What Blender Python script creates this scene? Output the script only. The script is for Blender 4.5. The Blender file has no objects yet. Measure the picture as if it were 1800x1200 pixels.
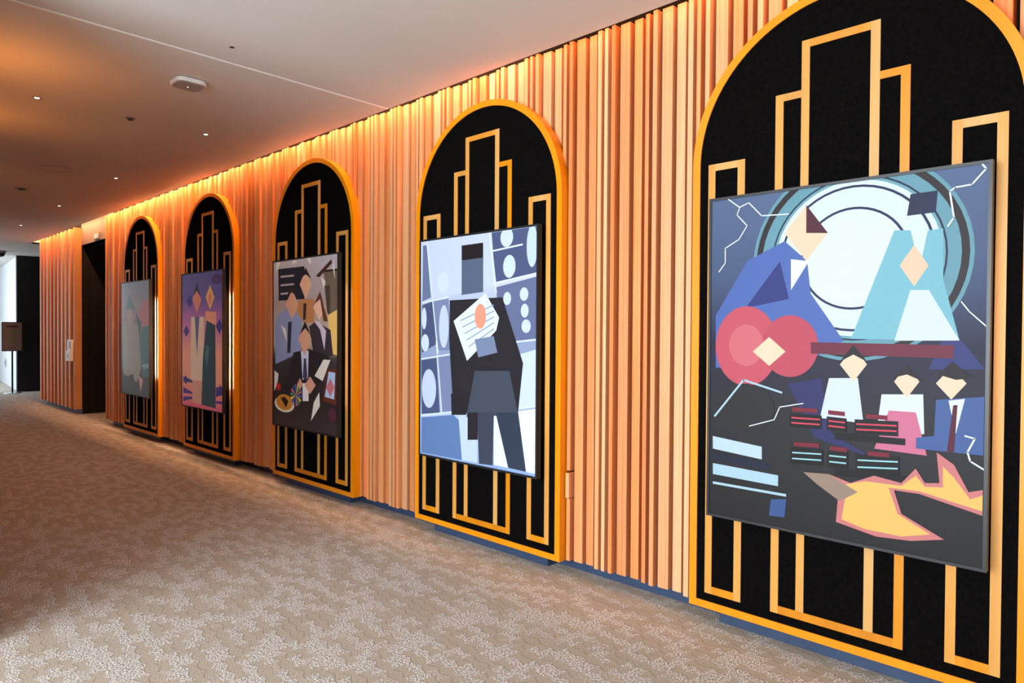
import bpy, bmesh, math, random
from mathutils import Vector, Matrix
random.seed(7)
C = bpy.context.scene.collection
SC = bpy.context.scene
PI = math.pi
EYE = 1.6
# ------------------------------------------------------------------ camera
cam = bpy.data.cameras.new('camera')
cam.sensor_fit = 'HORIZONTAL'; cam.sensor_width = 36.0; cam.lens = 24.0
cam.clip_start = .05; cam.clip_end = 200
co = bpy.data.objects.new('camera', cam); C.objects.link(co)
yaw, pitch, roll = -0.76906, -0.01435, 0.00607
fw = Vector((math.sin(yaw)*math.cos(pitch), math.cos(yaw)*math.cos(pitch), math.sin(pitch)))
rt = fw.cross(Vector((0, 0, 1))).normalized(); up = rt.cross(fw)
r2 = rt*math.cos(roll)+up*math.sin(roll); u2 = -rt*math.sin(roll)+up*math.cos(roll)
M = Matrix((r2, u2, -fw)).transposed().to_4x4(); M.translation = Vector((0, 0, EYE))
co.matrix_world = M
SC.camera = co
# ------------------------------------------------------------------ colour management
vs = SC.view_settings
vs.view_transform = 'Standard'; vs.look = 'None'; vs.exposure = 0.0; vs.gamma = 1.0; vs.use_curve_mapping = False
# ------------------------------------------------------------------ world and lamps
w = bpy.data.worlds.new('world'); SC.world = w; w.use_nodes = True
w.node_tree.nodes['Background'].inputs[0].default_value = (.62, .78, 1, 1)
w.node_tree.nodes['Background'].inputs[1].default_value = 0.35

def area(name, loc, aim, sx, sy, power, col, spread=180):
    l = bpy.data.lights.new(name, 'AREA'); l.shape = 'RECTANGLE'; l.size = sx; l.size_y = sy
    l.energy = power; l.color = col; l.spread = math.radians(spread)
    o = bpy.data.objects.new(name, l); C.objects.link(o); o.location = loc
    o.rotation_euler = Vector(aim).to_track_quat('-Z', 'Y').to_euler()
    return o
DAY = (.84, .93, 1.0); WARM = (1.0, .45, .20); WARM2 = (1.0, .31, .04)
# daylight through the tall windows behind the camera, opposite the near arches
area('window_daylight', (-1.9, -4.3, 1.75), (0, 1, -.02), 5.2, 3.0, 800, DAY)
# daylight from the lobby beyond the far end of the corridor
area('lobby_daylight', (-22.6, .4, 1.9), (-.2, 1, 0), 3.2, 3.0, 210, (.80, .91, 1.0))
area('side_daylight', (-17.6, -.6, 1.3), (.15, 1, -.1), 1.6, 1.6, 30, (.86, .84, 1.0))
# LED cove hidden above the ceiling edge, washing down the slats
for k, (x0, x1, p) in enumerate(((-17.9, -13.5, 44), (-13.3, -8.3, 74), (-8.3, -3.3, 46), (-3.3, 2.6, 19))):
    area('cove_led', ((x0+x1)/2, 3.400, EYE+1.985), (0, .34, -1), x1-x0, .02, p, WARM, 170)
# warm wall washers over the wall on the other side of the corridor
for x, p in ((-5.75, 3.4), (-7.35, 2.6), (-10.2, 1.0), (-13.0, .8)):
    l = area('wall_washer', (x, .66, EYE+.95), (.0, .45, 1), .4, .12, p*1.15, WARM2, 120)
# the pinhole downlights' own light
for x, y, p in ((-6.607, 2.64, 5), (-9.33, 2.647, 8), (-12.06, 2.653, 6), (-14.84, 2.678, 4)):
    area('downlight_beam', (x, y, EYE+1.835), (0, 0, -1), .05, .05, p, (1, .60, .36), 130)
area('slot_end_fill', (-17.62, 3.44, EYE+1.90), (0, .35, 1), .3, .02, 1.5, (1, .6, .3))  # extra upward lamp, added to brighten the inside of the slot's end

# ------------------------------------------------------------------ helpers
def lin(c):
    return tuple((x/255/12.92 if x/255 <= .04045 else ((x/255+.055)/1.055)**2.4) for x in c)

class N:
    """small node-graph writer"""
    def __init__(s, name):
        s.m = bpy.data.materials.new(name); s.m.use_nodes = True; s.t = s.m.node_tree
        s.b = s.t.nodes['Principled BSDF']; s.c = None
    def n(s, kind, **kw):
        x = s.t.nodes.new('ShaderNode'+kind)
        for k, v in kw.items():
            if k in x.inputs.keys(): pass
            setattr(x, k, v)
        return x
    def L(s, a, b): s.t.links.new(a, b)
    def math(s, op, a, b=None, c=None):
        x = s.n('Math', operation=op)
        for i, v in enumerate((a, b, c)):
            if v is None: continue
            if isinstance(v, (int, float)): x.inputs[i].default_value = v
            else: s.L(v, x.inputs[i])
        return x.outputs[0]
    def coord(s, sx=1, sy=1, sz=1, rz=0):
        tc = s.n('TexCoord'); mp = s.n('Mapping')
        s.L(tc.outputs['Object'], mp.inputs[0])
        mp.inputs['Scale'].default_value = (sx, sy, sz); mp.inputs['Rotation'].default_value = (0, 0, rz)
        return mp.outputs[0]
    def noise(s, v, scale, detail=3, rough=.5, dist=0):
        x = s.n('TexNoise'); s.L(v, x.inputs['Vector'])
        x.inputs['Scale'].default_value = scale; x.inputs['Detail'].default_value = detail
        x.inputs['Roughness'].default_value = rough; x.inputs['Distortion'].default_value = dist
        return x.outputs[0]
    def ramp(s, f, stops, interp='LINEAR'):
        x = s.n('ValToRGB'); s.L(f, x.inputs[0]); r = x.color_ramp; r.interpolation = interp
        while len(r.elements) > 1: r.elements.remove(r.elements[-1])
        r.elements[0].position = stops[0][0]; r.elements[0].color = (*stops[0][1], 1)
        for p, c in stops[1:]:
            e = r.elements.new(p); e.color = (*c, 1)
        return x.outputs[0]
    def mix(s, f, a, b, blend='MIX'):
        x = s.n('Mix', data_type='RGBA', blend_type=blend)
        for i, v in ((0, f), (6, a), (7, b)):
            if isinstance(v, (int, float)): x.inputs[i].default_value = v
            elif isinstance(v, tuple): x.inputs[i].default_value = (*v, 1)
            else: s.L(v, x.inputs[i])
        return x.outputs[2]
    def bump(s, h, strength=.2, dist=.01):
        x = s.n('Bump'); x.inputs['Strength'].default_value = strength; x.inputs['Distance'].default_value = dist
        s.L(h, x.inputs['Height']); s.L(x.outputs[0], s.b.inputs['Normal'])
    def base(s, v):
        if isinstance(v, tuple): s.b.inputs['Base Color'].default_value = (*v, 1)
        else: s.L(v, s.b.inputs['Base Color'])
    def rough(s, v):
        if isinstance(v, (int, float)): s.b.inputs['Roughness'].default_value = v
        else: s.L(v, s.b.inputs['Roughness'])

def flat(name, col, rough=.6, grain=.06, scale=30, metal=0.0, bump=0.0):
    g = N(name); v = g.coord(); n = g.noise(v, scale, 4)
    a = tuple(max(0, x*(1-grain)) for x in col); b = tuple(min(1, x*(1+grain)) for x in col)
    g.base(g.ramp(n, [(.3, a), (.7, b)])); g.rough(rough); g.b.inputs['Metallic'].default_value = metal
    if bump: g.bump(n, bump, .004)
    return g.m

def wood(name, dark, mid, pale, rough=.42, vary=.5, stretch=(1, 1, .06), sc=14, spec=.4):
    g = N(name)
    tc = g.n('TexCoord'); geo = g.n('NewGeometry')
    off = g.n('CombineXYZ'); k = g.math('MULTIPLY', geo.outputs['Random Per Island'], 37.0)
    g.L(k, off.inputs[0]); g.L(k, off.inputs[2])
    add = g.n('VectorMath', operation='ADD'); g.L(tc.outputs['Object'], add.inputs[0]); g.L(off.outputs[0], add.inputs[1])
    mp = g.n('Mapping'); g.L(add.outputs[0], mp.inputs[0]); mp.inputs['Scale'].default_value = stretch
    v = mp.outputs[0]
    broad = g.noise(v, sc*.45, 3, .55, .6)
    fine = g.noise(v, sc*9, 5, .6, .2)
    w_ = g.n('TexWave', wave_type='BANDS', bands_direction='X'); g.L(v, w_.inputs[0])
    w_.inputs['Scale'].default_value = sc*1.6; w_.inputs['Distortion'].default_value = 7; w_.inputs['Detail'].default_value = 3
    w_.inputs['Detail Scale'].default_value = 1.2
    f = g.math('ADD', g.math('MULTIPLY', broad, .55), g.math('MULTIPLY', w_.outputs['Fac'], .13))
    f = g.math('ADD', f, g.math('MULTIPLY', fine, .27))
    c = g.ramp(f, [(.25, dark), (.48, mid), (.72, pale)])
    # board to board colour differences
    hv = g.n('HueSaturation'); g.L(c, hv.inputs['Color'])
    r = geo.outputs['Random Per Island']
    g.L(g.math('ADD', g.math('MULTIPLY', r, vary), 1-vary*.55), hv.inputs['Value'])
    r2_ = g.math('FRACT', g.math('MULTIPLY', r, 7.31))
    g.L(g.math('ADD', g.math('MULTIPLY', r2_, -.02), .508), hv.inputs['Hue'])
    g.L(g.math('ADD', g.math('MULTIPLY', r2_, .22), .90), hv.inputs['Saturation'])
    g.base(hv.outputs[0]); g.rough(rough); g.b.inputs['Specular IOR Level'].default_value = spec
    g.bump(fine, .12, .002)
    return g.m

M_ = {}
M_['slat'] = wood('slat_wood', (.60, .220, .070), (.80, .350, .145), (.88, .445, .215), .42, .24, (1, 1, .05), 7)
M_['slat_end'] = wood('slat_end_wood', (.50, .20, .06), (.62, .27, .09), (.70, .33, .12), .45, .1)
M_['frame'] = wood('amber_veneer', (.72, .28, .028), (.80, .335, .038), (.86, .39, .055), .38, .10, (1, 1, .05), 24)
M_['inlay'] = wood('amber_inlay', (.54, .215, .026), (.62, .27, .038), (.70, .33, .055), .42, .14, (1, 1, .05), 30)
M_['black'] = flat('black_panel', (.0042, .0037, .0035), .95, .25, 90)
M_['black'].node_tree.nodes['Principled BSDF'].inputs['Specular IOR Level'].default_value = .0
M_['void'] = flat('dark_backing', (.012, .009, .007), .9, .2)
M_['bezel'] = flat('charcoal_metal', (.012, .014, .017), .38, .1, 60)
M_['navy'] = flat('navy_laminate', (.030, .055, .115), .45, .12, 12)
M_['white'] = flat('white_plastic', (.88, .88, .87), .35, .03)
M_['grey'] = flat('grey_plastic', (.30, .28, .27), .4, .05)
M_['dark'] = flat('dark_plastic', (.02, .02, .022), .3, .1)
M_['steel'] = flat('brushed_steel', (.55, .56, .60), .28, .06, 60, .9)
M_['purple'] = flat('indigo_pole', (.018, .012, .06), .35, .1)
M_['sign_paper'] = flat('tan_sign_paper', (.24, .15, .11), .6, .05)
M_['green'] = flat('olive_print', (.20, .22, .02), .6, .05)
M_['maroon'] = flat('maroon_print', (.10, .015, .02), .6, .05)
M_['headwall'] = flat('header_plaster', (.30, .235, .20), .55, .05, 8)
M_['dark_paint'] = flat('black_wall_paint', (.010, .010, .012), .55, .1, 6)
M_['pale_wall'] = flat('pale_wall_paint', (.72, .76, .80), .7, .03, 3)
M_['recess_floor'] = flat('amber_threshold', (.35, .17, .06), .6, .1)
M_['brown_wall'] = wood('side_wall_wood', (.10, .04, .018), (.14, .06, .026), (.18, .08, .04), .5, .2)

def emit(name, col, strength):
    g = N(name); g.base((.8, .8, .8)); g.b.inputs['Emission Color'].default_value = (*col, 1)
    g.b.inputs['Emission Strength'].default_value = strength
    return g.m
M_['lamp'] = emit('downlight_glow', (1, .86, .70), 5)
M_['strip'] = emit('led_strip_glow', (1, .60, .34), 230)
M_['strip_dim'] = emit('dim_led_strip_glow', (1, .60, .34), 45)
M_['exit_glow'] = emit('exit_sign_glow', (1, .62, .5), .9)

def m_ceiling():
    g = N('ceiling_plaster'); v = g.coord()
    a = g.noise(v, .8, 3); b = g.noise(v, 160, 3)
    g.base(g.ramp(a, [(.3, (.60, .575, .535)), (.7, (.65, .62, .58))])); g.rough(.85)
    g.bump(b, .12, .003); return g.m
M_['ceiling'] = m_ceiling()

def m_carpet():
    g = N('patterned_carpet')
    tc = g.n('TexCoord')
    # gentle waviness so that the tufted rows run in scallops
    sep = g.n('SeparateXYZ'); g.L(tc.outputs['Object'], sep.inputs[0])
    rot = g.n('Mapping'); g.L(tc.outputs['Object'], rot.inputs[0]); rot.inputs['Rotation'].default_value = (0, 0, math.radians(8))
    sr = g.n('SeparateXYZ'); g.L(rot.outputs[0], sr.inputs[0])
    X = sr.outputs[0]; Y = sr.outputs[1]
    # brick-like cells: rows along x, alternate rows shifted by half a cell
    cw, ch = .115, .052
    row = g.math('FLOOR', g.math('DIVIDE', Y, ch))
    sh = g.math('MULTIPLY', g.math('MODULO', g.math('ABSOLUTE', row), 2.0), .5)
    cx = g.math('ADD', g.math('DIVIDE', X, cw), sh)
    # scallop: the lower edge of every cell bows
    fx = g.math('FRACT', g.math('ADD', cx, 1000.0))
    bow = g.math('MULTIPLY', g.math('SINE', g.math('MULTIPLY', fx, PI)), .024)
    Y2 = g.math('ADD', Y, bow)
    row2 = g.math('FLOOR', g.math('DIVIDE', Y2, ch))
    sh2 = g.math('MULTIPLY', g.math('MODULO', g.math('ABSOLUTE', row2), 2.0), .5)
    cx2 = g.math('ADD', g.math('DIVIDE', X, cw), sh2)
    col2 = g.math('FLOOR', cx2)
    cell = g.n('CombineXYZ')
    g.L(g.math('MULTIPLY', g.math('SUBTRACT', col2, sh2), cw), cell.inputs[0]); g.L(g.math('MULTIPLY', row2, ch), cell.inputs[1])
    # larger streaks decide which cells are looped (pale speckle) and which are cut pile (beige)
    mp = g.n('Mapping'); g.L(cell.outputs[0], mp.inputs[0]); mp.inputs['Scale'].default_value = (6.5, 12.0, 1); mp.inputs['Rotation'].default_value = (0, 0, math.radians(35))
    pick = g.noise(mp.outputs[0], 1.25, 1.5, .6)
    loop = g.ramp(pick, [(.485, (0, 0, 0)), (.515, (1, 1, 1))])
    # yarn speckle
    sp = g.n('TexNoise'); g.L(tc.outputs['Object'], sp.inputs['Vector']); sp.inputs['Scale'].default_value = 110; sp.inputs['Detail'].default_value = 2.5; sp.inputs['Roughness'].default_value = .7
    loopc = g.ramp(sp.outputs[0], [(.40, (.20, .17, .14)), (.50, (.55, .505, .45)), (.58, (.86, .83, .79))])
    cutc = g.ramp(sp.outputs[0], [(.3, (.42, .36, .29)), (.7, (.52, .45, .365))])
    c = g.mix(loop, cutc, loopc)
    # dark crease on the row edge
    fy = g.math('FRACT', g.math('ADD', g.math('DIVIDE', Y2, ch), 1000.0))
    crease = g.math('MULTIPLY', g.math('LESS_THAN', fy, .10), g.math('SUBTRACT', 1.0, g.math('MULTIPLY', loop, .85)))
    c = g.mix(g.math('MULTIPLY', crease, .6), c, (.20, .16, .125))
    g.base(c); g.rough(.95); g.b.inputs['Specular IOR Level'].default_value = .15
    h = g.math('ADD', g.math('MULTIPLY', sp.outputs[0], .6), g.math('MULTIPLY', loop, .35))
    h = g.math('SUBTRACT', h, g.math('MULTIPLY', crease, .4))
    g.bump(h, .55, .012)
    return g.m
M_['carpet'] = m_carpet()

def m_art(name, glow, rough, coat, k=1.0):
    g = N(name); at = g.n('Attribute', attribute_name='print')
    gm = g.n('Gamma'); g.L(at.outputs['Color'], gm.inputs[0]); gm.inputs[1].default_value = 1.12
    g.base(g.mix(1.0, gm.outputs[0], (k, k, k), 'MULTIPLY')); g.rough(rough); g.b.inputs['Specular IOR Level'].default_value = .2
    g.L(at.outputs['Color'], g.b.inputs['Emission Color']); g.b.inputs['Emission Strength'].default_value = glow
    g.b.inputs['Coat Weight'].default_value = coat; g.b.inputs['Coat Roughness'].default_value = .12
    return g.m

# ------------------------------------------------------------------ mesh helpers
def box(bm, x0, x1, y0, y1, z0, z1):
    v = [bm.verts.new((x, y, z)) for x in (x0, x1) for y in (y0, y1) for z in (z0, z1)]
    for f in ((0, 1, 3, 2), (4, 6, 7, 5), (0, 4, 5, 1), (2, 3, 7, 6), (0, 2, 6, 4), (1, 5, 7, 3)):
        bm.faces.new([v[i] for i in f])
    return v
def prism(bm, pts, y0, y1, axis='y'):
    """extrude an (a,b) outline between y0 and y1"""
    P = (lambda a, b, t: (a, t, b)) if axis == 'y' else (lambda a, b, t: (a, b, t))
    A = [bm.verts.new(P(a, b, y0)) for a, b in pts]; B = [bm.verts.new(P(a, b, y1)) for a, b in pts]
    bm.faces.new(A); bm.faces.new(list(reversed(B)))
    n = len(pts)
    for i in range(n): bm.faces.new((A[i], B[i], B[(i+1) % n], A[(i+1) % n]))
def band(bm, outer, inner, y0, y1):
    """closed ring between two outlines with equal point counts"""
    n = len(outer)
    V = [[bm.verts.new((a, t, b)) for a, b in L] for t in (y0, y1) for L in (outer, inner)]
    of, inf, ob, ib = V
    for i in range(n):
        j = (i+1) % n
        bm.faces.new((of[i], of[j], inf[j], inf[i])); bm.faces.new((ob[j], ob[i], ib[i], ib[j]))
        bm.faces.new((of[j], of[i], ob[i], ob[j])); bm.faces.new((inf[i], inf[j], ib[j], ib[i]))
def cyl(bm, c, r, h, seg=32, axis='z', r2_=None):
    r2_ = r if r2_ is None else r2_
    A = []; B = []
    for k in range(seg):
        a = 2*PI*k/seg; ca, sa = math.cos(a), math.sin(a)
        if axis == 'z': A.append(bm.verts.new((c[0]+r*ca, c[1]+r*sa, c[2]))); B.append(bm.verts.new((c[0]+r2_*ca, c[1]+r2_*sa, c[2]+h)))
        else: A.append(bm.verts.new((c[0]+r*ca, c[1], c[2]+r*sa))); B.append(bm.verts.new((c[0]+r2_*ca, c[1]+h, c[2]+r2_*sa)))
    bm.faces.new(A); bm.faces.new(list(reversed(B)))
    for k in range(seg): bm.faces.new((A[k], B[k], B[(k+1) % seg], A[(k+1) % seg]))
def obj(name, bm, mat, parent=None, bevel=0, smooth=False):
    bmesh.ops.recalc_face_normals(bm, faces=bm.faces[:])
    me = bpy.data.meshes.new(name); bm.to_mesh(me); bm.free()
    me.materials.append(mat)
    if smooth:
        for p in me.polygons: p.use_smooth = True
    o = bpy.data.objects.new(name, me); C.objects.link(o)
    if parent: o.parent = parent
    if bevel:
        b = o.modifiers.new('bevel', 'BEVEL'); b.width = bevel; b.segments = 2; b.limit_method = 'ANGLE'
    return o
def tag(o, label, cat, group=None):
    o['label'] = label; o['category'] = cat
    if group: o['group'] = group
    return o
def thing(name, label, cat, loc, group=None):
    o = bpy.data.objects.new(name, None); C.objects.link(o); o.location = loc; o.empty_display_size = .1
    return tag(o, label, cat, group)
def struct(o): o['kind'] = 'structure'; return o
def sbox(name, mat, *a, parent=None, bevel=0):
    bm = bmesh.new(); box(bm, *a); o = obj(name, bm, mat, parent, bevel)
    return o if parent else struct(o)

# ------------------------------------------------------------------ the setting
YS = 3.50            # face of the slats
ZB, ZT = .095, EYE+1.892
CZ = EYE+1.85        # ceiling underside
XE = -17.44          # far end of the slatted wall
sbox('floor', M_['carpet'], -30, 5, -6, 8, -.05, 0)
bm = bmesh.new(); box(bm, -30, 5, -6, 3.385, CZ, CZ+.03)                  # main sheet up to the light slot
box(bm, -30, -17.82, 3.385, 8, CZ, CZ+.03)                                # beyond the end of the slot
box(bm, -17.82, 5, 3.64, 8, CZ+.22, CZ+.25)
box(bm, -30, 5, -6, 8, CZ+.30, CZ+.33)
struct(obj('ceiling', bm, M_['ceiling']))
sbox('trim_1', M_['white'], -4.735, -4.715, -5.9, 3.38, CZ-.004, CZ+.002)        # expansion joint
sbox('trim_2', M_['ceiling'], -8.30, -8.285, 2.2, 3.1, CZ-.003, CZ+.002)
sbox('trim_3', M_['ceiling'], -17.84, -17.82, 3.385, 3.66, CZ, CZ+.22)    # end of the light slot
# wall behind the slats, with the doorway left open
bm = bmesh.new()
box(bm, -12.90, 5, 3.62, 3.75, 0, CZ+.22)
box(bm, XE, -14.75, 3.62, 3.75, 0, CZ+.22)
wr = struct(obj('wall_right', bm, M_['void']))
sbox('baseboard_right', M_['navy'], -12.88, 4.5, 3.61, 3.62, 0, .10)
bm = bmesh.new(); box(bm, XE, -14.76, 3.60, 3.62, 0, .10); struct(obj('baseboard_right_far', bm, M_['navy']))
sbox('trim_4', M_['headwall'], -14.75, -12.90, 3.60, 3.72, EYE+1.572, CZ+.22)   # doorway header
# doorway recess
bm = bmesh.new()
box(bm, -14.86, -14.76, 3.62, 5.6, 0, EYE+1.57); box(bm, -12.90, -12.80, 3.76, 5.6, 0, EYE+1.57)
box(bm, -14.76, -12.90, 4.12, 4.2, 0, EYE+1.57); box(bm, -14.76, -12.90, 3.62, 4.2, EYE+1.572, EYE+1.62)
struct(obj('wall_recess', bm, M_['dark_paint']))
# far end
sbox('wall_far', M_['dark_paint'], -21.12, -21.0, 3.70, 4.8, 0, CZ)
bm = bmesh.new(); box(bm, -21.1, XE, 4.22, 4.35, 0, CZ); box(bm, XE-.02, XE, 3.75, 4.3, 0, CZ); struct(obj('wall_end', bm, M_['dark_paint']))
bm = bmesh.new(); prism(bm, [(-21.12, 3.74), (-28, 4.30), (-28, 4.45), (-21.12, 3.9)], 0, CZ, 'z'); struct(obj('wall_lobby', bm, M_['pale_wall']))
sbox('wall_back', M_['pale_wall'], -28.2, -28, -6, 4.6, 0, CZ)
# the other side of the corridor (left of the frame) and the window wall behind the camera
bm = bmesh.new(); box(bm, -16.0, -4.25, .10, .50, 0, CZ)
wl = struct(obj('wall_left', bm, M_['brown_wall']))
bm = bmesh.new()
box(bm, -28, -5.0, -4.7, -4.55, 0, CZ); box(bm, -5.0, 3.0, -4.7, -4.55, 0, .25); box(bm, -5.0, 3.0, -4.7, -4.55, 3.3, CZ); box(bm, 3.0, 5, -4.7, -4.55, 0, CZ)
struct(obj('wall_front', bm, M_['pale_wall']))
wf = None
bm = bmesh.new()
for x in (-5, -3.4, -1.8, -.2, 1.4, 2.94): box(bm, x, x+.06, -4.66, -4.58, .25, 3.3)
box(bm, -5, 3, -4.66, -4.58, .25, .31); box(bm, -5, 3, -4.66, -4.58, 3.24, 3.3)
struct(obj('window_1', bm, M_['dark']))
sbox('wall_side', M_['pale_wall'], 4.5, 4.7, -4.6, 3.62, 0, CZ)

# --- slats: boards of three widths repeat in two alternating bundles
def boards():
    """(x0, width, face y) from the near end to the far end"""
    A = [(0, .069, 3.495), (.091, .057, 3.507), (.179, .031, 3.477), (.233, .025, 3.476), (.287, .027, 3.474)]
    B = [(0, .070, 3.500), (.097, .057, 3.509), (.188, .027, 3.488), (.247, .030, 3.477)]
    out = []
    def put(x, K): out.extend([(x+a, w_, y) for a, w_, y in K])
    x = -2.806; put(x, A); put(x+.336, B); x1 = x+.336+.299
    rr = random.Random(5)
    while x1 < 2.9:
        K, L = rr.choice(((A, .336), (B, .299), (A, .336))); put(x1, K); x1 += L
    x0 = -2.806
    while x0 > -12.50:
        K, L = rr.choice(((A, .336), (B, .299), (B, .299))); x0 -= L; put(x0, K)
    return sorted(b for b in out if b[0] > -12.84)
SKIP = []
bm = bmesh.new()
for x, w_, y in boards():
    if -2.90 < x < -2.81:                                              # short board with a hatch cut out of it
        box(bm, x, x+w_, y, 3.60, ZB, EYE-1.095); box(bm, x, x+w_, y, 3.60, EYE-.91, ZT); SKIP.append((x, w_, y)); continue
    box(bm, x, x+w_, y, 3.60, ZB, ZT)
box(bm, -12.885, -12.845, 3.49, 3.61, ZB, ZT)
obj('slat_cladding', bm, M_['slat'], wr, .0015)
bm = bmesh.new()
xx = XE; k = 0
while xx < -15.05:
    w_ = (.105, .10, .11)[k % 3]; box(bm, xx, xx+w_, 3.476, 3.60, ZB, ZT); box(bm, xx+w_+.02, xx+.265, 3.535, 3.60, ZB, ZT); xx += .287; k += 1
box(bm, -14.80, -14.752, 3.475, 3.60, ZB, ZT)
obj('slat_cladding', bm, M_['slat'], wr, .002)
sbox('slat_end_board', M_['slat_end'], -14.752, -14.735, 3.475, 3.60, ZB, ZT, parent=wr)
for x, w_, y in SKIP[:1]:
    bm = bmesh.new(); box(bm, x, x+w_, y-.012, 3.56, EYE-1.09, EYE-.925)
    h = obj('access_block', bm, M_['slat'], None, .003)
    tag(h, 'small pale wooden block in a cut slat beside the grey blue poster arch', 'wooden block')

# ------------------------------------------------------------------ arched panels
PW = 1.526; PZ0 = .091; SPR = 2.5045
def arch(inset, n=72):
    x0, x1, z0, r = inset, PW-inset, PZ0+inset*.93, PW/2-inset
    p = [(x0, z0), (x1, z0)]
    p += [(PW/2+r*math.cos(PI*k/n), SPR+r*math.sin(PI*k/n)) for k in range(n+1)]
    return p
def bars(bm, rects, y0, y1):
    for a, b, c, d in rects: box(bm, a, b, y0, y1, c, d)
def make_panel(label, x):
    t = thing('arched_panel', label, 'wall panel', (x, 3.42, 0), 'arched skyline panels along the slatted wall')
    bm = bmesh.new(); band(bm, arch(0), arch(.043), 0, .082); obj('frame', bm, M_['frame'], t)
    bm = bmesh.new(); prism(bm, arch(.0425), .006, .05); obj('backboard', bm, M_['black'], t)
    y0, y1 = .002, .008
    b_ = .040; h = .037
    # outline pieces meet without overlapping
    bm = bmesh.new(); bars(bm, [(.092, .092+b_, .176, 2.512), (.299-b_, .299, .176, 2.512), (.092+b_, .299-b_, 2.512-h, 2.512), (.092+b_, .299-b_, .176, .176+h+.004)], y0, y1)
    obj('tower_inlay', bm, M_['inlay'], t)
    bm = bmesh.new(); bars(bm, [(.459, .499, .177, 2.801), (.587, .626, .217, 3.04), (.901, .942, .217, 3.04), (1.028, 1.067, .177, 2.801),
                                (.626, .901, 3.003, 3.04), (.499, .587, 2.765, 2.801), (.942, 1.028, 2.765, 2.801), (.499, 1.028, .177, .217)], y0, y1)
    obj('skyscraper_inlay', bm, M_['inlay'], t)
    bm = bmesh.new(); bars(bm, [(1.229, 1.268, .181, 2.515), (1.389, 1.428, .181, 2.515), (1.268, 1.389, 2.477, 2.515), (1.268, 1.389, .181, .222)], y0, y1)
    obj('tower_inlay', bm, M_['inlay'], t)
    bm = bmesh.new(); box(bm, .14, 1.35, .088, .19, 0, .13); obj('plinth', bm, M_['navy'], t, .002)
    return t
PX = [-1.9215, -4.3926, -6.8197, -9.2842, -11.7202]
PL = ['black and amber arched panel behind the largest, nearest poster, its top cropped',
      'arched black and amber panel behind the grey blue poster of a tall dark form',
      'middle arched panel of the row of five, behind the poster with scattered white sheets',
      'arched black and amber panel behind the purple and peach sunset poster',
      'farthest and smallest arched black and amber panel, nearest the doorway']
for x, l in zip(PX, PL): make_panel(l, x)

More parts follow.
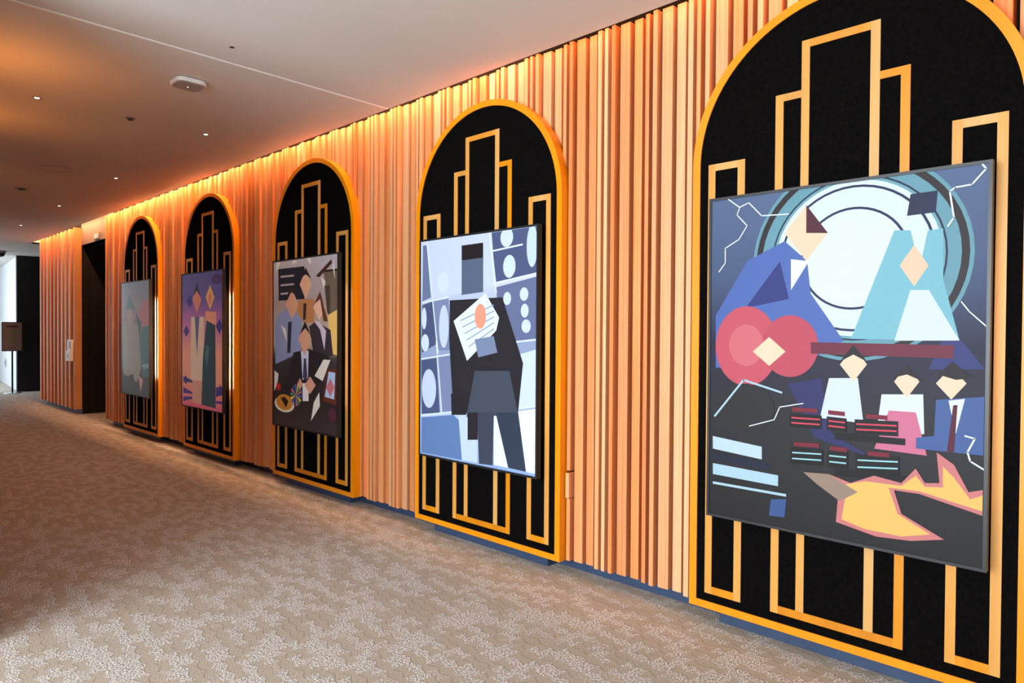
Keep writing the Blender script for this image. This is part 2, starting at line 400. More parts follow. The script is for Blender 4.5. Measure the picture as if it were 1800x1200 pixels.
# ------------------------------------------------------------------ posters
ART={
1:[
('bg',[(0, (50, 48, 50)), (0.35, (56, 54, 60)), (0.55, (52, 52, 78)), (0.75, (88, 104, 140)), (1, (104, 122, 158))]),
('e',(120,170,185),[(0.704,1.306),(0.473,0.473)]),
('e',(62,54,58),[(0.704,1.306),(0.457,0.457)]),
('e',(120,170,185),[(0.704,1.306),(0.428,0.428)]),
('e',(50,60,90),[(0.704,1.306),(0.378,0.378)]),
('e',(130,180,192),[(0.704,1.306),(0.37,0.37)]),
('e',(228,242,250),[(0.704,1.306),(0.358,0.358)]),
('e',(52,56,96),[(0.704,1.306),(0.336,0.336)]),
('e',(228,242,250),[(0.704,1.306),(0.325,0.325)]),
('e',(52,56,96),[(0.704,1.306),(0.236,0.236)]),
('e',(232,244,251),[(0.704,1.306),(0.225,0.225)]),
('p',(140,200,215),[(0.876,1.418),(0.94,1.412),(0.977,1.244),(1.006,1.405),(1.063,1.408),(1.066,1.193),(1.128,0.934),(0.701,0.936)]),
('p',(226,236,248),[(0.943,1.152),(1.013,1.149),(1.128,0.934),(0.882,0.93)]),
('p',(245,214,186),[(0.955,1.348),(1.011,1.254),(0.957,1.167),(0.899,1.261)]),
('p',(52,56,90),[(0.938,1.569),(1.041,1.571),(1.035,1.479),(0.925,1.476)]),
('p',(66,72,132),[(1.063,0.933),(1.135,0.934),(1.218,0.818),(1.017,0.808)]),
('p',(96,122,192),[(0.389,1.413),(0.199,1.328),(0.027,1.052),(0.03,0.775),(0.454,0.792),(0.669,0.927),(0.518,1.151),(0.499,1.308)]),
('p',(62,70,140),[(0.367,1.316),(0.414,1.128),(0.192,1.088)]),
('p',(240,244,252),[(0.421,1.322),(0.508,1.307),(0.423,1.171)]),
('p',(250,222,192),[(0.492,1.577),(0.594,1.433),(0.495,1.308),(0.388,1.453)]),
('p',(96,44,62),[(0.492,1.577),(0.594,1.433),(0.493,1.443)]),
('e',(214,100,116),[(0.196,0.893),(0.167,0.204)]),
('e',(206,92,110),[(0.418,0.897),(0.138,0.151)]),
('e',(226,124,134),[(0.197,0.897),(0.092,0.106)]),
('p',(128,54,76),[(0.521,0.918),(1.109,0.914),(1.106,0.858),(0.522,0.863)]),
('p',(250,226,196),[(0.317,0.941),(0.4,0.87),(0.319,0.796),(0.233,0.866)]),
('p',(58,60,112),[(0.41,0.713),(0.574,0.749),(0.626,0.488),(0.815,0.394),(0.544,0.462)]),
('p',(225,236,248),[(0.607,0.75),(0.734,0.757),(0.76,0.552),(0.568,0.559)]),
('p',(250,224,196),[(0.713,0.897),(0.772,0.821),(0.715,0.739),(0.655,0.816)]),
('p',(52,46,54),[(0.654,0.829),(0.713,0.91),(0.772,0.833),(0.713,0.864)]),
('p',(232,240,250),[(0.834,0.689),(0.998,0.7),(1.004,0.529),(0.814,0.508)]),
('p',(222,130,160),[(0.864,0.619),(0.971,0.62),(1.015,0.437),(0.807,0.442)]),
('p',(250,224,196),[(0.934,0.823),(0.983,0.754),(0.935,0.68),(0.884,0.749)]),
('p',(52,46,54),[(0.877,0.764),(0.934,0.823),(0.997,0.755),(0.934,0.783)]),
('p',(84,112,170),[(1.046,0.68),(1.218,0.705),(1.218,0.464),(0.973,0.463),(0.973,0.51),(1.041,0.525)]),
('p',(236,242,250),[(1.092,0.68),(1.151,0.692),(1.12,0.542)]),
('p',(104,42,62),[(1.109,0.662),(1.125,0.664),(1.115,0.465),(1.089,0.462)]),
('p',(250,224,196),[(1.1,0.822),(1.156,0.756),(1.102,0.685),(1.045,0.75)]),
('p',(52,46,54),[(1.051,0.789),(1.103,0.845),(1.181,0.78),(1.117,0.769)]),
('p',(205,228,240),[(0.018,0.412),(0.286,0.387),(0.287,0.323),(0.019,0.345)]),
('p',(44,50,72),[(0.019,0.325),(0.329,0.307),(0.329,0.271),(0.02,0.287)]),
('p',(190,222,236),[(0.02,0.268),(0.371,0.255),(0.371,0.201),(0.021,0.21)]),
('p',(190,222,236),[(0.021,0.171),(0.412,0.169),(0.412,0.156),(0.021,0.158)]),
('e',(56,54,58),[(0.198,0.581),(0.15,0.12)]),
('l',(190,222,236),[(0.028,0.519),(0.186,0.719),(0.384,0.667)],0.01),
('p',(76,104,160),[(0.336,0.13),(0.413,0.144),(0.405,0.053),(0.327,0.047)]),
('p',(34,30,34),[(0.424,0.568),(0.576,0.571),(0.577,0.506),(0.424,0.502)]),
('l',(236,84,110),[(0.435,0.548),(0.566,0.551)],0.007),
('l',(236,84,110),[(0.435,0.523),(0.566,0.527)],0.007),
('p',(34,30,34),[(0.599,0.569),(0.688,0.567),(0.689,0.503),(0.6,0.506)]),
('l',(236,84,110),[(0.609,0.549),(0.679,0.547)],0.007),
('l',(236,84,110),[(0.609,0.525),(0.679,0.524)],0.007),
('p',(34,30,34),[(0.723,0.567),(0.903,0.574),(0.904,0.508),(0.723,0.499)]),
('l',(236,84,110),[(0.732,0.546),(0.895,0.554)],0.007),
('l',(236,84,110),[(0.732,0.521),(0.895,0.53)],0.007),
('p',(34,30,34),[(0.43,0.403),(0.584,0.411),(0.585,0.332),(0.431,0.323)]),
('l',(170,225,232),[(0.441,0.378),(0.575,0.387)],0.007),
('l',(170,225,232),[(0.441,0.349),(0.575,0.358)],0.007),
('p',(34,30,34),[(0.604,0.409),(0.696,0.41),(0.697,0.334),(0.605,0.332)]),
('l',(170,225,232),[(0.614,0.385),(0.687,0.387)],0.007),
('l',(170,225,232),[(0.615,0.357),(0.687,0.359)],0.007),
('p',(34,30,34),[(0.729,0.408),(0.91,0.421),(0.911,0.337),(0.73,0.321)]),
('l',(170,225,232),[(0.739,0.381),(0.902,0.395)],0.007),
('l',(170,225,232),[(0.739,0.349),(0.902,0.365)],0.007),
('p',(140,44,66),[(0.438,0.6),(0.557,0.601),(0.557,0.58),(0.439,0.579)]),
('p',(140,44,66),[(0.606,0.599),(0.68,0.597),(0.68,0.577),(0.606,0.579)]),
('p',(140,44,66),[(0.771,0.596),(0.859,0.596),(0.859,0.576),(0.771,0.576)]),
('p',(140,44,66),[(0.447,0.431),(0.567,0.437),(0.568,0.416),(0.448,0.41)]),
('p',(140,44,66),[(0.617,0.431),(0.693,0.431),(0.693,0.411),(0.617,0.41)]),
('p',(140,44,66),[(0.781,0.427),(0.87,0.43),(0.87,0.41),(0.781,0.407)]),
('p',(34,30,34),[(0.638,0.496),(0.932,0.501),(0.932,0.472),(0.639,0.465)]),
('p',(34,30,34),[(0.64,0.326),(0.943,0.336),(0.944,0.304),(0.641,0.296)]),
('p',(222,140,140),[(0.494,0.29),(0.612,0.298),(0.709,0.271),(0.808,0.32),(0.919,0.304),(0.974,0.376),(1.01,0.319),(1.064,0.327),(1.052,0.457),(1.116,0.412),(1.169,0.306),(1.218,0.323),(1.218,0.217),(1.124,0.238),(0.99,0.268),(0.89,0.268),(0.921,0.169),(1.084,0.09),(0.957,0.057),(0.819,0.047),(0.647,0.079),(0.654,0.186),(0.563,0.239)]),
('p',(250,206,120),[(0.677,0.258),(0.771,0.289),(0.919,0.292),(0.975,0.345),(1.01,0.303),(1.077,0.31),(1.076,0.399),(1.116,0.359),(1.175,0.277),(1.218,0.301),(1.218,0.235),(1.124,0.253),(0.99,0.28),(0.868,0.276),(0.906,0.166),(1.033,0.101),(0.922,0.069),(0.774,0.071),(0.671,0.096),(0.686,0.192)]),
('p',(170,148,132),[(0.494,0.29),(0.612,0.298),(0.741,0.234),(0.662,0.179),(0.563,0.239)]),
('l',(240,248,252),[(0.092,1.657),(0.157,1.605),(0.142,1.569),(0.197,1.508),(0.154,1.442),(0.079,1.402),(0.08,1.326),(0.045,1.281)],0.006),
('l',(240,248,252),[(0.157,1.607),(0.205,1.624),(0.273,1.55),(0.409,1.543)],0.006),
('l',(240,248,252),[(1.198,1.658),(1.212,1.635),(1.164,1.578),(1.104,1.574),(1.086,1.559),(1.102,1.449),(1.08,1.414)],0.007),
('l',(240,248,252),[(1.133,1.096),(1.162,1.054),(1.229,0.985)],0.005),
('l',(240,248,252),[(1.153,0.538),(1.188,0.53),(1.163,0.471),(1.173,0.435),(1.229,0.402)],0.007),
('l',(240,248,252),[(0.22,0.485),(0.349,0.53),(0.376,0.595),(0.49,0.622)],0.005),
],
2:[
('bg',[(0, (150, 176, 220)), (0.18, (190, 208, 240)), (0.3, (150, 166, 200)), (0.6, (150, 164, 196)), (0.8, (206, 214, 232)), (1, (204, 216, 238))]),
('p',(88,98,134),[(0.791,1.654),(1.218,1.654),(1.218,1.351),(0.839,1.306),(0.811,1.478)]),
('p',(110,120,156),[(0.84,1.269),(1.218,1.324),(1.218,0.917),(0.996,0.89),(0.868,0.979)]),
('p',(112,126,160),[(0.023,1.626),(0.07,1.627),(0.124,1.22),(0.019,1.191)]),
('p',(84,94,130),[(0.019,1.163),(0.139,1.188),(0.191,0.86),(0.013,0.791)]),
('p',(200,210,232),[(0.092,1.639),(0.761,1.654),(0.818,1.278),(0.153,1.21)]),
('p',(128,140,176),[(0.153,1.188),(0.335,1.205),(0.351,0.818),(0.21,0.815)]),
('p',(84,94,132),[(0.01,0.732),(0.192,0.756),(0.237,0.341),(0.016,0.311)]),
('p',(128,140,176),[(0.213,0.761),(0.378,0.789),(0.381,0.363),(0.261,0.347)]),
('p',(104,132,182),[(0.013,0.285),(0.395,0.337),(0.656,0.19),(0.657,0.014),(0.015,0.009)]),
('p',(196,214,240),[(0.448,0.36),(0.654,0.412),(0.657,0.014),(0.491,0.013)]),
('p',(205,220,244),[(0.996,0.789),(1.218,0.843),(1.218,0.471),(1.056,0.433)]),
('p',(226,238,252),[(0.826,0.376),(1.218,0.451),(1.218,0.019),(0.828,0.025)]),
('l',(216,228,246),[(0.767,1.667),(0.842,1.228)],0.012),
('l',(216,228,246),[(0.806,1.295),(1.232,1.347)],0.012),
('l',(216,228,246),[(0.022,1.182),(0.335,1.218)],0.012),
('l',(216,228,246),[(0.07,1.657),(0.213,0.797)],0.012),
('l',(216,228,246),[(1.029,0.89),(1.236,0.909)],0.012),
('l',(216,228,246),[(0.191,0.883),(0.261,0.343)],0.012),
('l',(216,228,246),[(0.01,0.741),(0.378,0.79)],0.012),
('l',(216,228,246),[(0.013,0.299),(0.448,0.368)],0.012),
('l',(216,228,246),[(0.804,1.524),(1.09,1.546)],0.012),
('l',(216,228,246),[(1.056,0.437),(1.231,0.469)],0.012),
('e',(205,220,243),[(0.942,1.607),(0.061,0.066)]),
('e',(205,220,243),[(0.968,1.407),(0.059,0.078)]),
('e',(205,220,243),[(1.108,1.212),(0.039,0.045)]),
('e',(205,220,243),[(1.115,1.101),(0.036,0.046)]),
('e',(205,220,243),[(1.129,0.997),(0.042,0.045)]),
('e',(205,220,243),[(0.95,1.187),(0.037,0.045)]),
('e',(205,220,243),[(0.274,1.328),(0.068,0.081)]),
('e',(205,220,243),[(0.044,1.058),(0.029,0.085)]),
('e',(205,220,243),[(0.058,0.869),(0.046,0.067)]),
('e',(196,216,248),[(1.179,1.53),(0.049,0.141)]),
('e',(196,210,236),[(0.281,0.996),(0.056,0.162)]),
('e',(196,210,238),[(0.106,0.516),(0.087,0.15)]),
('p',(54,52,58),[(0.348,1.191),(0.901,1.197),(1.103,0.748),(1.056,0.383),(0.395,0.359),(0.344,0.889)]),
('p',(78,86,100),[(0.627,0.675),(0.975,0.691),(1.061,0.397),(0.54,0.333)]),
('p',(70,78,94),[(0.654,0.378),(0.825,0.392),(0.817,0.019),(0.676,0.012)]),
('p',(62,72,90),[(0.843,0.394),(1.061,0.413),(1.136,0.021),(0.969,0.024)]),
('p',(54,50,56),[(0.553,0.369),(0.661,0.378),(0.662,0.182),(0.554,0.169)]),
('p',(52,50,56),[(0.367,0.495),(0.539,0.507),(0.54,0.35),(0.375,0.336)]),
('p',(96,108,132),[(0.48,1.484),(0.708,1.49),(0.71,1.241),(0.481,1.227)]),
('p',(46,42,46),[(0.479,1.589),(0.707,1.591),(0.708,1.485),(0.48,1.48)]),
('p',(222,234,250),[(0.734,1.231),(0.873,1.057),(0.845,0.967),(0.544,0.745),(0.393,1.036)]),
('l',(140,160,200),[(0.47,1.039),(0.819,1.145)],0.008),
('l',(140,160,200),[(0.494,0.991),(0.82,1.104)],0.008),
('l',(140,160,200),[(0.518,0.944),(0.82,1.062)],0.008),
('l',(140,160,200),[(0.541,0.896),(0.82,1.021)],0.008),
('l',(140,160,200),[(0.565,0.849),(0.821,0.979)],0.008),
('e',(246,160,136),[(0.683,1.068),(0.059,0.089)]),
('p',(128,142,172),[(0.625,0.902),(0.821,0.929),(0.858,0.813),(0.664,0.774)]),
],
3:[
('bg',[(0, (66, 56, 58)), (0.2, (54, 46, 48)), (0.42, (70, 62, 66)), (0.5, (196, 180, 150)), (0.75, (176, 160, 158)), (1, (190, 182, 188))]),
('p',(120,106,92),[(0.964,1.524),(1.218,1.516),(1.218,1.044),(1.056,1.108),(1.025,1.362)]),
('p',(60,52,50),[(0.964,1.524),(1.218,1.522),(1.218,1.505),(0.964,1.5)]),
('p',(88,74,62),[(0.995,1.379),(1.092,1.379),(1.093,1.108),(1.041,1.124)]),
('p',(240,200,120),[(1.056,1.1),(1.218,1.153),(1.218,0.734),(1.087,0.754)]),
('p',(44,46,56),[(0.1,1.582),(0.625,1.58),(0.626,1.263),(0.11,1.26)]),
('l',(180,170,176),[(0.154,1.501),(0.417,1.501)],0.02),
('l',(180,170,176),[(0.155,1.415),(0.417,1.416)],0.02),
('l',(180,170,176),[(0.155,1.328),(0.417,1.332)],0.02),
('p',(196,138,92),[(0.469,1.217),(0.585,1.264),(0.81,1.257),(0.811,1.03),(0.52,1.048)]),
('p',(60,50,54),[(0.61,1.222),(0.667,1.22),(0.651,1.064),(0.602,1.064)]),
('p',(226,180,150),[(0.65,1.542),(0.763,1.397),(0.651,1.262),(0.535,1.407)]),
('p',(48,40,42),[(0.555,1.464),(0.65,1.567),(0.754,1.454),(0.65,1.501)]),
('p',(150,160,200),[(0.065,1.104),(0.28,1.178),(0.469,1.133),(0.586,1.065),(0.554,0.748),(0.047,0.612),(0.028,0.963)]),
('p',(56,58,70),[(0.306,1.045),(0.381,1.045),(0.354,0.735),(0.29,0.733)]),
('p',(222,170,142),[(0.387,1.363),(0.519,1.211),(0.388,1.066),(0.253,1.217)]),
('p',(62,46,42),[(0.271,1.29),(0.383,1.413),(0.494,1.283),(0.383,1.337)]),
('p',(66,58,66),[(0.716,0.998),(0.842,1.046),(1.101,0.966),(1.146,0.732),(0.812,0.698)]),
('p',(214,196,216),[(0.811,1.047),(0.904,1.046),(1.026,0.958),(0.997,0.775),(0.92,0.966)]),
('p',(236,192,168),[(0.904,1.295),(1.01,1.172),(0.904,1.054),(0.795,1.177)]),
('p',(112,66,48),[(0.811,1.209),(0.919,1.328),(1.056,1.045),(0.981,1.046),(0.919,1.254)]),
('p',(50,44,48),[(0.419,0.742),(0.717,0.782),(1.087,0.72),(0.845,0.405),(0.718,0.331),(0.229,0.366)]),
('p',(206,210,232),[(0.562,0.762),(0.709,0.766),(0.699,0.502),(0.596,0.48)]),
('p',(76,66,104),[(0.62,0.689),(0.661,0.69),(0.689,0.51),(0.64,0.475),(0.601,0.506)]),
('p',(222,168,142),[(0.639,1.031),(0.764,0.876),(0.64,0.717),(0.512,0.873)]),
('p',(40,34,36),[(0.533,0.915),(0.643,1.048),(0.748,0.916),(0.644,0.982)]),
('p',(228,222,214),[(0.982,0.689),(1.102,0.689),(0.968,0.488),(0.821,0.529)]),
('p',(228,222,214),[(0.907,0.38),(0.92,0.249),(0.755,0.092),(0.806,0.272)]),
('p',(228,222,214),[(0.02,0.547),(0.112,0.516),(0.085,0.409),(0.02,0.335)]),
('p',(228,222,214),[(0.934,1.462),(1.013,1.418),(0.98,1.348)]),
('p',(228,222,214),[(0.417,1.654),(0.501,1.634),(0.374,1.609)]),
('p',(228,222,214),[(0.666,1.654),(0.754,1.654),(0.746,1.585)]),
('p',(228,222,214),[(0.063,1.654),(0.154,1.649),(0.064,1.55)]),
('p',(228,222,214),[(0.156,1.016),(0.263,0.973),(0.289,0.836)]),
('p',(228,222,214),[(1.157,1.614),(1.179,1.426),(1.142,1.529)]),
('p',(80,52,48),[(0.841,1.474),(1.113,1.613),(1.128,1.577),(0.903,1.459)]),
('p',(104,54,44),[(1.043,0.607),(1.218,0.607),(1.206,0.283),(0.969,0.301)]),
('p',(176,200,232),[(1.073,0.581),(1.187,0.575),(1.169,0.331),(1.006,0.343)]),
('p',(196,120,128),[(1.103,0.523),(1.176,0.441),(1.103,0.35),(1.029,0.432)]),
('e',(232,222,208),[(0.234,0.216),(0.204,0.081)]),
('e',(206,140,60),[(0.237,0.235),(0.17,0.08)]),
('p',(54,38,30),[(0.157,0.274),(0.247,0.289),(0.317,0.252),(0.273,0.179)]),
('p',(90,110,190),[(0.471,0.322),(0.58,0.33),(0.576,0.299)]),
('p',(230,210,90),[(0.471,0.322),(0.57,0.282),(0.553,0.255)]),
('p',(100,160,110),[(0.471,0.322),(0.54,0.242),(0.514,0.224)]),
('p',(214,120,150),[(0.471,0.322),(0.496,0.217),(0.466,0.212)]),
('p',(70,90,150),[(0.471,0.322),(0.447,0.213),(0.418,0.222)]),
('p',(90,110,190),[(0.471,0.322),(0.403,0.231),(0.381,0.252)]),
('p',(230,210,90),[(0.471,0.322),(0.372,0.267),(0.362,0.296)]),
('p',(100,160,110),[(0.471,0.322),(0.36,0.314),(0.365,0.345)]),
('p',(214,120,150),[(0.471,0.322),(0.371,0.363),(0.389,0.39)]),
('p',(70,90,150),[(0.471,0.322),(0.402,0.404),(0.429,0.421)]),
('p',(90,110,190),[(0.471,0.322),(0.447,0.428),(0.477,0.432)]),
('p',(230,210,90),[(0.471,0.322),(0.496,0.43),(0.524,0.421)]),
('p',(100,160,110),[(0.471,0.322),(0.539,0.412),(0.56,0.391)]),
('p',(214,120,150),[(0.471,0.322),(0.569,0.376),(0.578,0.348)]),
('p',(232,228,232),[(0.596,0.447),(0.715,0.454),(0.715,0.282),(0.602,0.273)]),
('p',(220,166,142),[(0.551,0.495),(0.604,0.439),(0.551,0.378),(0.496,0.433)]),
('p',(220,166,142),[(0.742,0.521),(0.845,0.441),(0.742,0.349),(0.637,0.429)]),
('p',(200,52,40),[(0.075,0.418),(0.154,0.418),(0.154,0.352),(0.076,0.347)]),
('e',(92,50,66),[(1.14,0.188),(0.066,0.063)]),
],
4:[
('bg',[(0, (222, 104, 130)), (0.2, (236, 160, 136)), (0.4, (240, 166, 140)), (0.62, (196, 118, 168)), (0.8, (112, 96, 160)), (1, (98, 96, 152))]),
('e',(84,66,120),[(1.073,1.558),(0.165,0.062)]),
('p',(78,66,140),[(0.256,1.412),(0.37,1.319),(0.256,1.233),(0.14,1.325)]),
('p',(78,66,140),[(0.14,1.017),(0.236,0.942),(0.139,0.867),(0.041,0.941)]),
('p',(78,66,140),[(1.143,1.098),(1.218,1.001),(1.143,0.904),(1.026,1.001)]),
('p',(78,66,140),[(1.159,0.323),(1.218,0.259),(1.159,0.185),(1.076,0.249)]),
('p',(78,66,140),[(0.119,0.383),(0.197,0.327),(0.119,0.263),(0.04,0.319)]),
('p',(78,66,140),[(0.04,0.364),(0.33,0.334),(0.33,0.297),(0.04,0.296)]),
('p',(78,66,140),[(0.04,0.228),(0.33,0.178),(0.33,0.156),(0.04,0.152)]),
('p',(78,66,140),[(1.043,0.282),(1.218,0.301),(1.218,0.204),(1.043,0.17)]),
('p',(78,66,140),[(0.04,0.106),(0.33,0.126),(0.33,0.097),(0.039,0.045)]),
('p',(78,66,140),[(1.043,0.121),(1.218,0.129),(1.218,0.094),(1.043,0.093)]),
('p',(226,198,178),[(0.294,1.121),(0.698,1.117),(0.679,0.339),(0.273,0.331)]),
('p',(110,110,140),[(0.407,1.12),(0.554,1.118),(0.48,0.636)]),
('p',(210,160,140),[(0.33,0.327),(0.625,0.333),(0.614,0.045),(0.337,0.053)]),
('p',(232,160,130),[(0.733,1.188),(1.043,1.169),(1.043,0.736),(0.733,0.93)]),
('p',(60,80,92),[(0.768,1.073),(1.026,1.015),(1.036,0.032),(0.614,0.045),(0.662,0.641)]),
('p',(84,116,128),[(0.751,0.787),(0.855,0.76),(0.786,0.502),(0.715,0.643)]),
('p',(214,138,118),[(0.476,1.499),(0.616,1.327),(0.475,1.163),(0.332,1.335)]),
('p',(64,60,66),[(0.362,1.371),(0.474,1.543),(0.58,1.364),(0.474,1.441)]),
('p',(236,180,112),[(0.873,1.497),(0.999,1.344),(0.873,1.2),(0.744,1.352)]),
('p',(222,140,112),[(0.873,1.426),(0.942,1.332),(0.873,1.242),(0.804,1.336)]),
],
5:[
('bg',[(0, (84, 90, 92)), (0.2, (92, 100, 102)), (0.45, (122, 134, 136)), (0.62, (150, 132, 136)), (0.8, (158, 148, 156)), (1, (140, 150, 164))]),
('p',(112,140,142),[(0.214,1.272),(0.379,1.473),(0.642,1.247)]),
('p',(188,130,134),[(0.973,1.36),(1.218,1.387),(1.218,0.987),(0.871,0.952),(0.77,1.124)]),
('p',(96,126,128),[(0.921,0.986),(1.218,1.02),(1.218,0.302),(0.967,0.272),(0.819,0.746)]),
('p',(92,112,112),[(0.668,1.195),(0.921,1.055),(0.819,0.815)]),
('p',(160,154,146),[(0.102,1.04),(0.35,1.128),(0.77,1.004),(0.893,0.405),(0.714,0.19),(0.097,0.282)]),
('p',(176,156,150),[(0.418,1.286),(0.589,1.143),(0.416,1.004),(0.241,1.147)]),
('p',(84,92,94),[(0.096,0.228),(0.558,0.304),(0.609,0.044),(0.095,0.029)]),
('p',(204,160,156),[(0.766,0.296),(0.967,0.238),(0.876,0.053)]),
('p',(140,170,172),[(0.918,0.458),(1.218,0.477),(1.218,0.419),(0.968,0.391)]),
],
}

AW, AH = 1.220, 1.656
def clip(P):
    for ax, lim, s in ((0, 0.0, 1), (0, AW, -1), (1, 0.0, 1), (1, AH, -1)):
        Q = []
        for i in range(len(P)):
            a, b = P[i-1], P[i]
            ia, ib = (a[ax]-lim)*s >= 0, (b[ax]-lim)*s >= 0
            if ia != ib:
                t = (lim-a[ax])/(b[ax]-a[ax]); Q.append((a[0]+(b[0]-a[0])*t, a[1]+(b[1]-a[1])*t))
            if ib: Q.append(b)
        P = Q
        if not P: return P
    return P
def spline(P, n=5):
    out = []; L = len(P)
    for i in range(L):
        a, b, c, d = P[i-1], P[i], P[(i+1) % L], P[(i+2) % L]
        for k in range(n):
            t = k/n
            out.append(tuple(.5*((2*b[j])+(-a[j]+c[j])*t+(2*a[j]-5*b[j]+4*c[j]-d[j])*t*t+(-a[j]+3*b[j]-3*c[j]+d[j])*t**3) for j in (0, 1)))
    return out
def make_art(items, mat, parent):
    bm = bmesh.new(); lay = bm.loops.layers.float_color.new('print')
    def face(pts, y, cf):
        pts = clip(pts)
        Q = [p for i, p in enumerate(pts) if abs(p[0]-pts[i-1][0])+abs(p[1]-pts[i-1][1]) > 1e-5]
        if len(Q) < 3: return
        f = bm.faces.new([bm.verts.new((a, y, b)) for a, b in Q])
        for l in f.loops: l[lay] = (*cf(l.vert.co.z/AH), 1)
        f.normal_update(); bmesh.ops.triangulate(bm, faces=[f])
    y = 0.0
    for it in items:
        k = it[0]
        if k == 'bg':
            st = [(t, lin(c)) for t, c in it[1]]
            def cf(t, st=st):
                for (a, ca), (b, cb) in zip(st, st[1:]):
                    if t <= b+1e-6: q = (t-a)/(b-a); return tuple(x+(z-x)*q for x, z in zip(ca, cb))
                return st[-1][1]
            for j in range(40): face([(0, AH*j/40), (AW, AH*j/40), (AW, AH*(j+1)/40), (0, AH*(j+1)/40)], 0, cf)
            continue
        y -= .00006
        col = lin(it[1]); cf = lambda t, col=col: col
        if k == 'p': face(it[2], y, cf)
        elif k == 's': face(spline(it[2]), y, cf)
        elif k == 'e':
            (cx, cy), (rx, ry) = it[2]
            face([(cx+rx*math.cos(2*PI*j/48), cy+ry*math.sin(2*PI*j/48)) for j in range(48)], y, cf)
        elif k == 'l':
            w_ = it[3]/2
            for a, b in zip(it[2], it[2][1:]):
                dx, dy = b[0]-a[0], b[1]-a[1]; L = math.hypot(dx, dy) or 1; nx, ny = -dy/L*w_, dx/L*w_
                ex, ey = dx/L*w_*.5, dy/L*w_*.5
                face([(a[0]+nx-ex, a[1]+ny-ey), (a[0]-nx-ex, a[1]-ny-ey), (b[0]-nx+ex, b[1]-ny+ey), (b[0]+nx+ex, b[1]+ny+ey)], y, cf)
    for f in bm.faces:
        f.normal_update()
        if f.normal.y > 0: f.normal_flip()
    me = bpy.data.meshes.new('artwork'); bm.to_mesh(me); bm.free(); me.materials.append(mat)
    o = bpy.data.objects.new('artwork', me); C.objects.link(o); o.parent = parent; o.location = (.0145, .0, .0145)
    return o
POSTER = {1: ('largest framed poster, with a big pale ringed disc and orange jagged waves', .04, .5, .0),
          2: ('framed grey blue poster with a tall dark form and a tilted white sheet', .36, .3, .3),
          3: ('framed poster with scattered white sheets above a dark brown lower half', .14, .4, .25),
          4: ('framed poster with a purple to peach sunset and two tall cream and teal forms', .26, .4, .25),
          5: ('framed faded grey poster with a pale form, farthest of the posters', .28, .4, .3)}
def make_poster(i):
    label, glow, ro, coat = POSTER[i]
    t = thing('framed_poster', label, 'poster', (PX[i-1]+.139, 3.35, EYE-.962-.012), 'framed posters hung on the arched panels')
    W, H = AW+.029, AH+.029
    bm = bmesh.new()
    band(bm, [(0, 0), (W, 0), (W, H), (0, H)], [(.014, .014), (W-.014, .014), (W-.014, H-.014), (.014, H-.014)], -.005, .034)
    obj('frame', bm, M_['bezel'], t)
    bm = bmesh.new(); box(bm, .014, W-.014, .0012, .034, .014, H-.014); obj('backing', bm, M_['bezel'], t)
    bm = bmesh.new(); box(bm, .16, W-.16, .034, .0695, .16, H-.16); obj('mount', bm, M_['dark'], t)
    for sx in (.157, W-.160):                                    # LED strips on both sides of the mount
        bm = bmesh.new(); box(bm, sx, sx+.003, .040, .062, .28, H-.28); obj('light_strip', bm, M_['strip' if i > 3 else 'strip_dim'], t)
    make_art(ART[i], m_art('poster_print', glow, ro, coat, {1: .64, 2: .66, 3: 1.0, 4: 1.0, 5: 1.0}[i]), t)
for i in (1, 2, 3, 4, 5): make_poster(i)

# ------------------------------------------------------------------ ceiling fittings
def downlight(x, y, label):
    t = thing('ceiling_downlight', label, 'downlight', (x, y, CZ), 'pinhole ceiling downlights')
    bm = bmesh.new(); out = [(.034*math.cos(a*PI/12), .034*math.sin(a*PI/12)) for a in range(24)]
    A = [bm.verts.new((a, b, -.003)) for a, b in out]; B = [bm.verts.new((a*.72, b*.72, -.003)) for a, b in out]
    D_ = [bm.verts.new((a, b, 0)) for a, b in out]; E_ = [bm.verts.new((a*.72, b*.72, 0)) for a, b in out]
    for k in range(24):
        j = (k+1) % 24
        bm.faces.new((A[k], A[j], B[j], B[k])); bm.faces.new((A[k], D_[k], D_[j], A[j])); bm.faces.new((B[k], B[j], E_[j], E_[k]))
    obj('trim_ring', bm, M_['grey'], t)
    bm = bmesh.new(); cyl(bm, (0, 0, -.002), .017, .002, 24); obj('lens', bm, M_['lamp'], t)
for x, y, l in ((-6.607, 2.64, 'glowing pinhole downlight nearest the slatted wall, between the third arch and the camera'),
                (-6.57, 1.295, 'glowing pinhole downlight at the far left of the frame, left of the round sensor'),
                (-9.33, 2.647, 'glowing pinhole downlight farther along the ceiling, above the fourth arch'),
                (-12.06, 2.653, 'small glowing downlight in the dark ceiling beyond the fifth arch'),
                (-14.84, 2.678, 'faintest and farthest pinhole downlight, in the ceiling before the far doorway')):
    downlight(x, y, l)
t = thing('wireless_access_point', 'white rounded square access point on the ceiling near the joint line', 'access point', (-5.30, 1.99, CZ))
def rsq(r, c, n=8):
    p = []
    for qx, qy, a0 in ((1, 1, 0), (-1, 1, PI/2), (-1, -1, PI), (1, -1, 3*PI/2)):
        for k in range(n+1):
            a = a0+PI/2*k/n; p.append((qx*(r-c)+c*math.cos(a), qy*(r-c)+c*math.sin(a)))
    return p
bm = bmesh.new(); prism(bm, rsq(.108, .055), -.034, -.004, 'z'); obj('housing', bm, M_['white'], t, .006)
bm = bmesh.new(); prism(bm, rsq(.097, .050), -.040, -.034, 'z'); obj('face_plate', bm, M_['grey'], t, .003)
bm = bmesh.new(); prism(bm, rsq(.090, .045), -.004, 0, 'z'); obj('mount_plate', bm, M_['dark'], t)
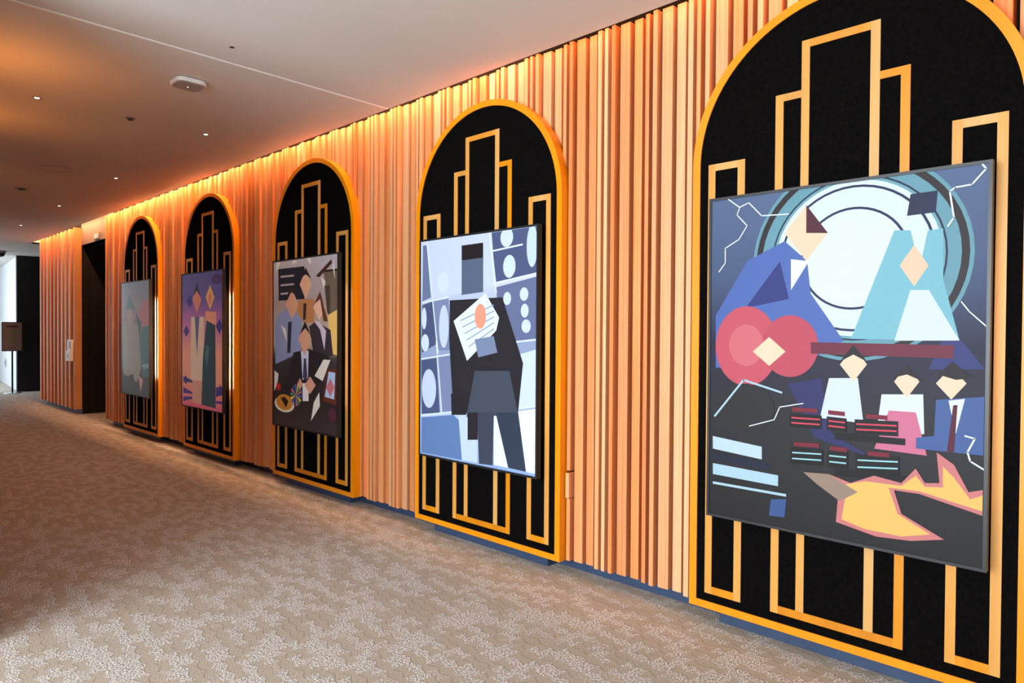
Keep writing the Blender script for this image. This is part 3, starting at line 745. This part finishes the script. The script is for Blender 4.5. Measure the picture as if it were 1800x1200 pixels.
bm = bmesh.new(); cyl(bm, (-.01, .0, -.0415), .0035, .002, 12); obj('status_light', bm, emit('status_glow', (.8, .85, 1), 6), t)
def sensor(x, y, r, label, name='smoke_sensor'):
    t = thing(name, label, 'ceiling sensor', (x, y, CZ))
    bm = bmesh.new(); cyl(bm, (0, 0, -.008), r*.94, .008, 32, r2_=r); obj('base_ring', bm, M_['grey'], t)
    bm = bmesh.new(); cyl(bm, (0, 0, -.024), r*.45, .016, 32, r2_=r*.62); obj('sensor_head', bm, M_['dark'], t, .002)
sensor(-6.58, 1.98, .042, 'small round sensor on the ceiling between the access point and the left edge')
sensor(-10.94, 1.985, .075, 'larger round sensor with a dark centre far along the dim ceiling')
bm = bmesh.new(); cyl(bm, (0, 0, -.002), .016, .002, 20); o = obj('sprinkler_cap', bm, M_['dark']); o.location = (-4.452, 1.948, CZ)
tag(o, 'tiny black round hole cap in the pale near part of the ceiling', 'sprinkler cap')
t = thing('ceiling_speaker', 'faint flush round speaker grille in the dark ceiling at left', 'ceiling speaker', (-9.30, 2.02, CZ))
bm = bmesh.new(); P1 = [(.16*math.cos(k*PI/20), .16*math.sin(k*PI/20)) for k in range(40)]
for (ra, rb) in ((.16, .15),):
    A = [bm.verts.new((ra*math.cos(k*PI/20), ra*math.sin(k*PI/20), -.004)) for k in range(40)]; B = [bm.verts.new((rb*math.cos(k*PI/20), rb*math.sin(k*PI/20), -.004)) for k in range(40)]
    A2 = [bm.verts.new((ra*math.cos(k*PI/20), ra*math.sin(k*PI/20), 0)) for k in range(40)]
    for k in range(40): bm.faces.new((A[k], A[(k+1) % 40], B[(k+1) % 40], B[k])); bm.faces.new((A[k], A2[k], A2[(k+1) % 40], A[(k+1) % 40]))
obj('rim', bm, M_['grey'], t)
bm = bmesh.new(); cyl(bm, (0, 0, -.002), .149, .002, 40); obj('grille', bm, M_['ceiling'], t)
# dome camera
t = thing('dome_camera', 'dark dome camera on the ceiling above the bright wall at the far left', 'security camera', (-20.1, 3.22, CZ))
bm = bmesh.new(); cyl(bm, (0, 0, -.05), .11, .05, 28); obj('base', bm, M_['grey'], t)
bm = bmesh.new(); bmesh.ops.create_uvsphere(bm, u_segments=24, v_segments=12, radius=.095)
bmesh.ops.delete(bm, geom=[v for v in bm.verts if v.co.z > .001], context='VERTS')
for v in bm.verts: v.co.z -= .05
obj('dome', bm, M_['dark'], t, smooth=True)

# ------------------------------------------------------------------ far end things
# illuminated sign over the doorway
t = thing('lit_sign', 'small lit sign on the header above the dark doorway', 'sign', (-13.735, 3.60, EYE+1.652))
bm = bmesh.new(); box(bm, -.155, .155, -.02, 0, -.055, .055); obj('housing', bm, M_['grey'], t, .003)
for a, b, c, d in ((-.11, -.10, -.035, .035), (-.10, -.065, .025, .035), (-.10, -.07, -.005, .005), (-.10, -.065, -.035, -.025), (-.03, -.02, -.035, .035), (.005, .015, -.035, .035), (.05, .115, .025, .035), (.078, .088, -.035, .025)):
    bm = bmesh.new(); box(bm, a, b, -.023, -.02, c, d); obj('lit_mark', bm, M_['exit_glow'], t)
# hand sanitiser dispenser on the far slats
t = thing('sanitizer_dispenser', 'white hand sanitizer dispenser mounted on the far slatted wall beside the doorway', 'dispenser', (-14.89, 3.476, 1.0))
bm = bmesh.new(); prism(bm, rsq(.085, .03), .19, .40, 'z')
for v in bm.verts: v.co.y = v.co.y*.35-.030; v.co.x *= 1.55
obj('upper_body', bm, M_['white'], t, .006)
bm = bmesh.new(); prism(bm, rsq(.095, .04), .0, .19, 'z')
for v in bm.verts: v.co.y = v.co.y*.4-.038; v.co.x = v.co.x*1.6-.02
obj('drip_tray', bm, M_['white'], t, .006)
bm = bmesh.new(); box(bm, .05, .11, -.063, -.058, .23, .36); obj('window', bm, M_['dark'], t)
bm = bmesh.new(); cyl(bm, (.03, -.081, .10), .035, .005, 20, 'y'); obj('label_spot', bm, flat('green_spot', (.35, .6, .35), .5), t)
# light switch on the bright wall
t = thing('light_switch', 'small switch plate low on the bright pale wall at the far left', 'switch', (-24.0, 3.955, .62))
bm = bmesh.new(); box(bm, -.05, .05, -.012, .0, -.11, .11); obj('plate', bm, M_['grey'], t, .002); t.rotation_euler = (0, 0, -.081)
bm = bmesh.new(); box(bm, -.02, .02, -.02, -.012, -.04, .04); obj('rocker', bm, M_['dark'], t)
# sign on a stand
t = thing('stand_sign', 'tan sign board with a green arrow on a slim dark pole, far left', 'sign', (-20.72, 3.55, 0))
t.rotation_euler = (0, 0, math.radians(80))
bm = bmesh.new(); cyl(bm, (0, 0, 0), .20, .012, 40, r2_=.19); obj('base', bm, M_['steel'], t, .002)
bm = bmesh.new(); cyl(bm, (0, 0, .012), .020, 1.04, 20); obj('pole', bm, M_['purple'], t)
bm = bmesh.new(); box(bm, -.212, .212, -.02, .02, 1.04, 1.765); obj('sign_holder', bm, M_['bezel'], t, .003)
bm = bmesh.new(); box(bm, -.195, .195, -.023, -.02, 1.06, 1.75); sp_ = obj('sign_sheet', bm, M_['sign_paper'], t)
bm = bmesh.new(); prism(bm, [(-.085, 1.335), (.005, 1.43), (.055, 1.43), (-.02, 1.335), (.055, 1.24), (.005, 1.24)], -.026, -.023); obj('arrow', bm, M_['green'], sp_)
bm = bmesh.new(); box(bm, -.12, .12, -.026, -.023, 1.635, 1.675); obj('printed_line', bm, M_['maroon'], sp_)
bm = bmesh.new(); box(bm, -.07, .07, -.026, -.023, 1.12, 1.135); obj('printed_line', bm, M_['maroon'], sp_)
bm = bmesh.new(); box(bm, -.16, .16, -.026, -.023, 1.50, 1.525); obj('printed_line', bm, M_['green'], sp_)
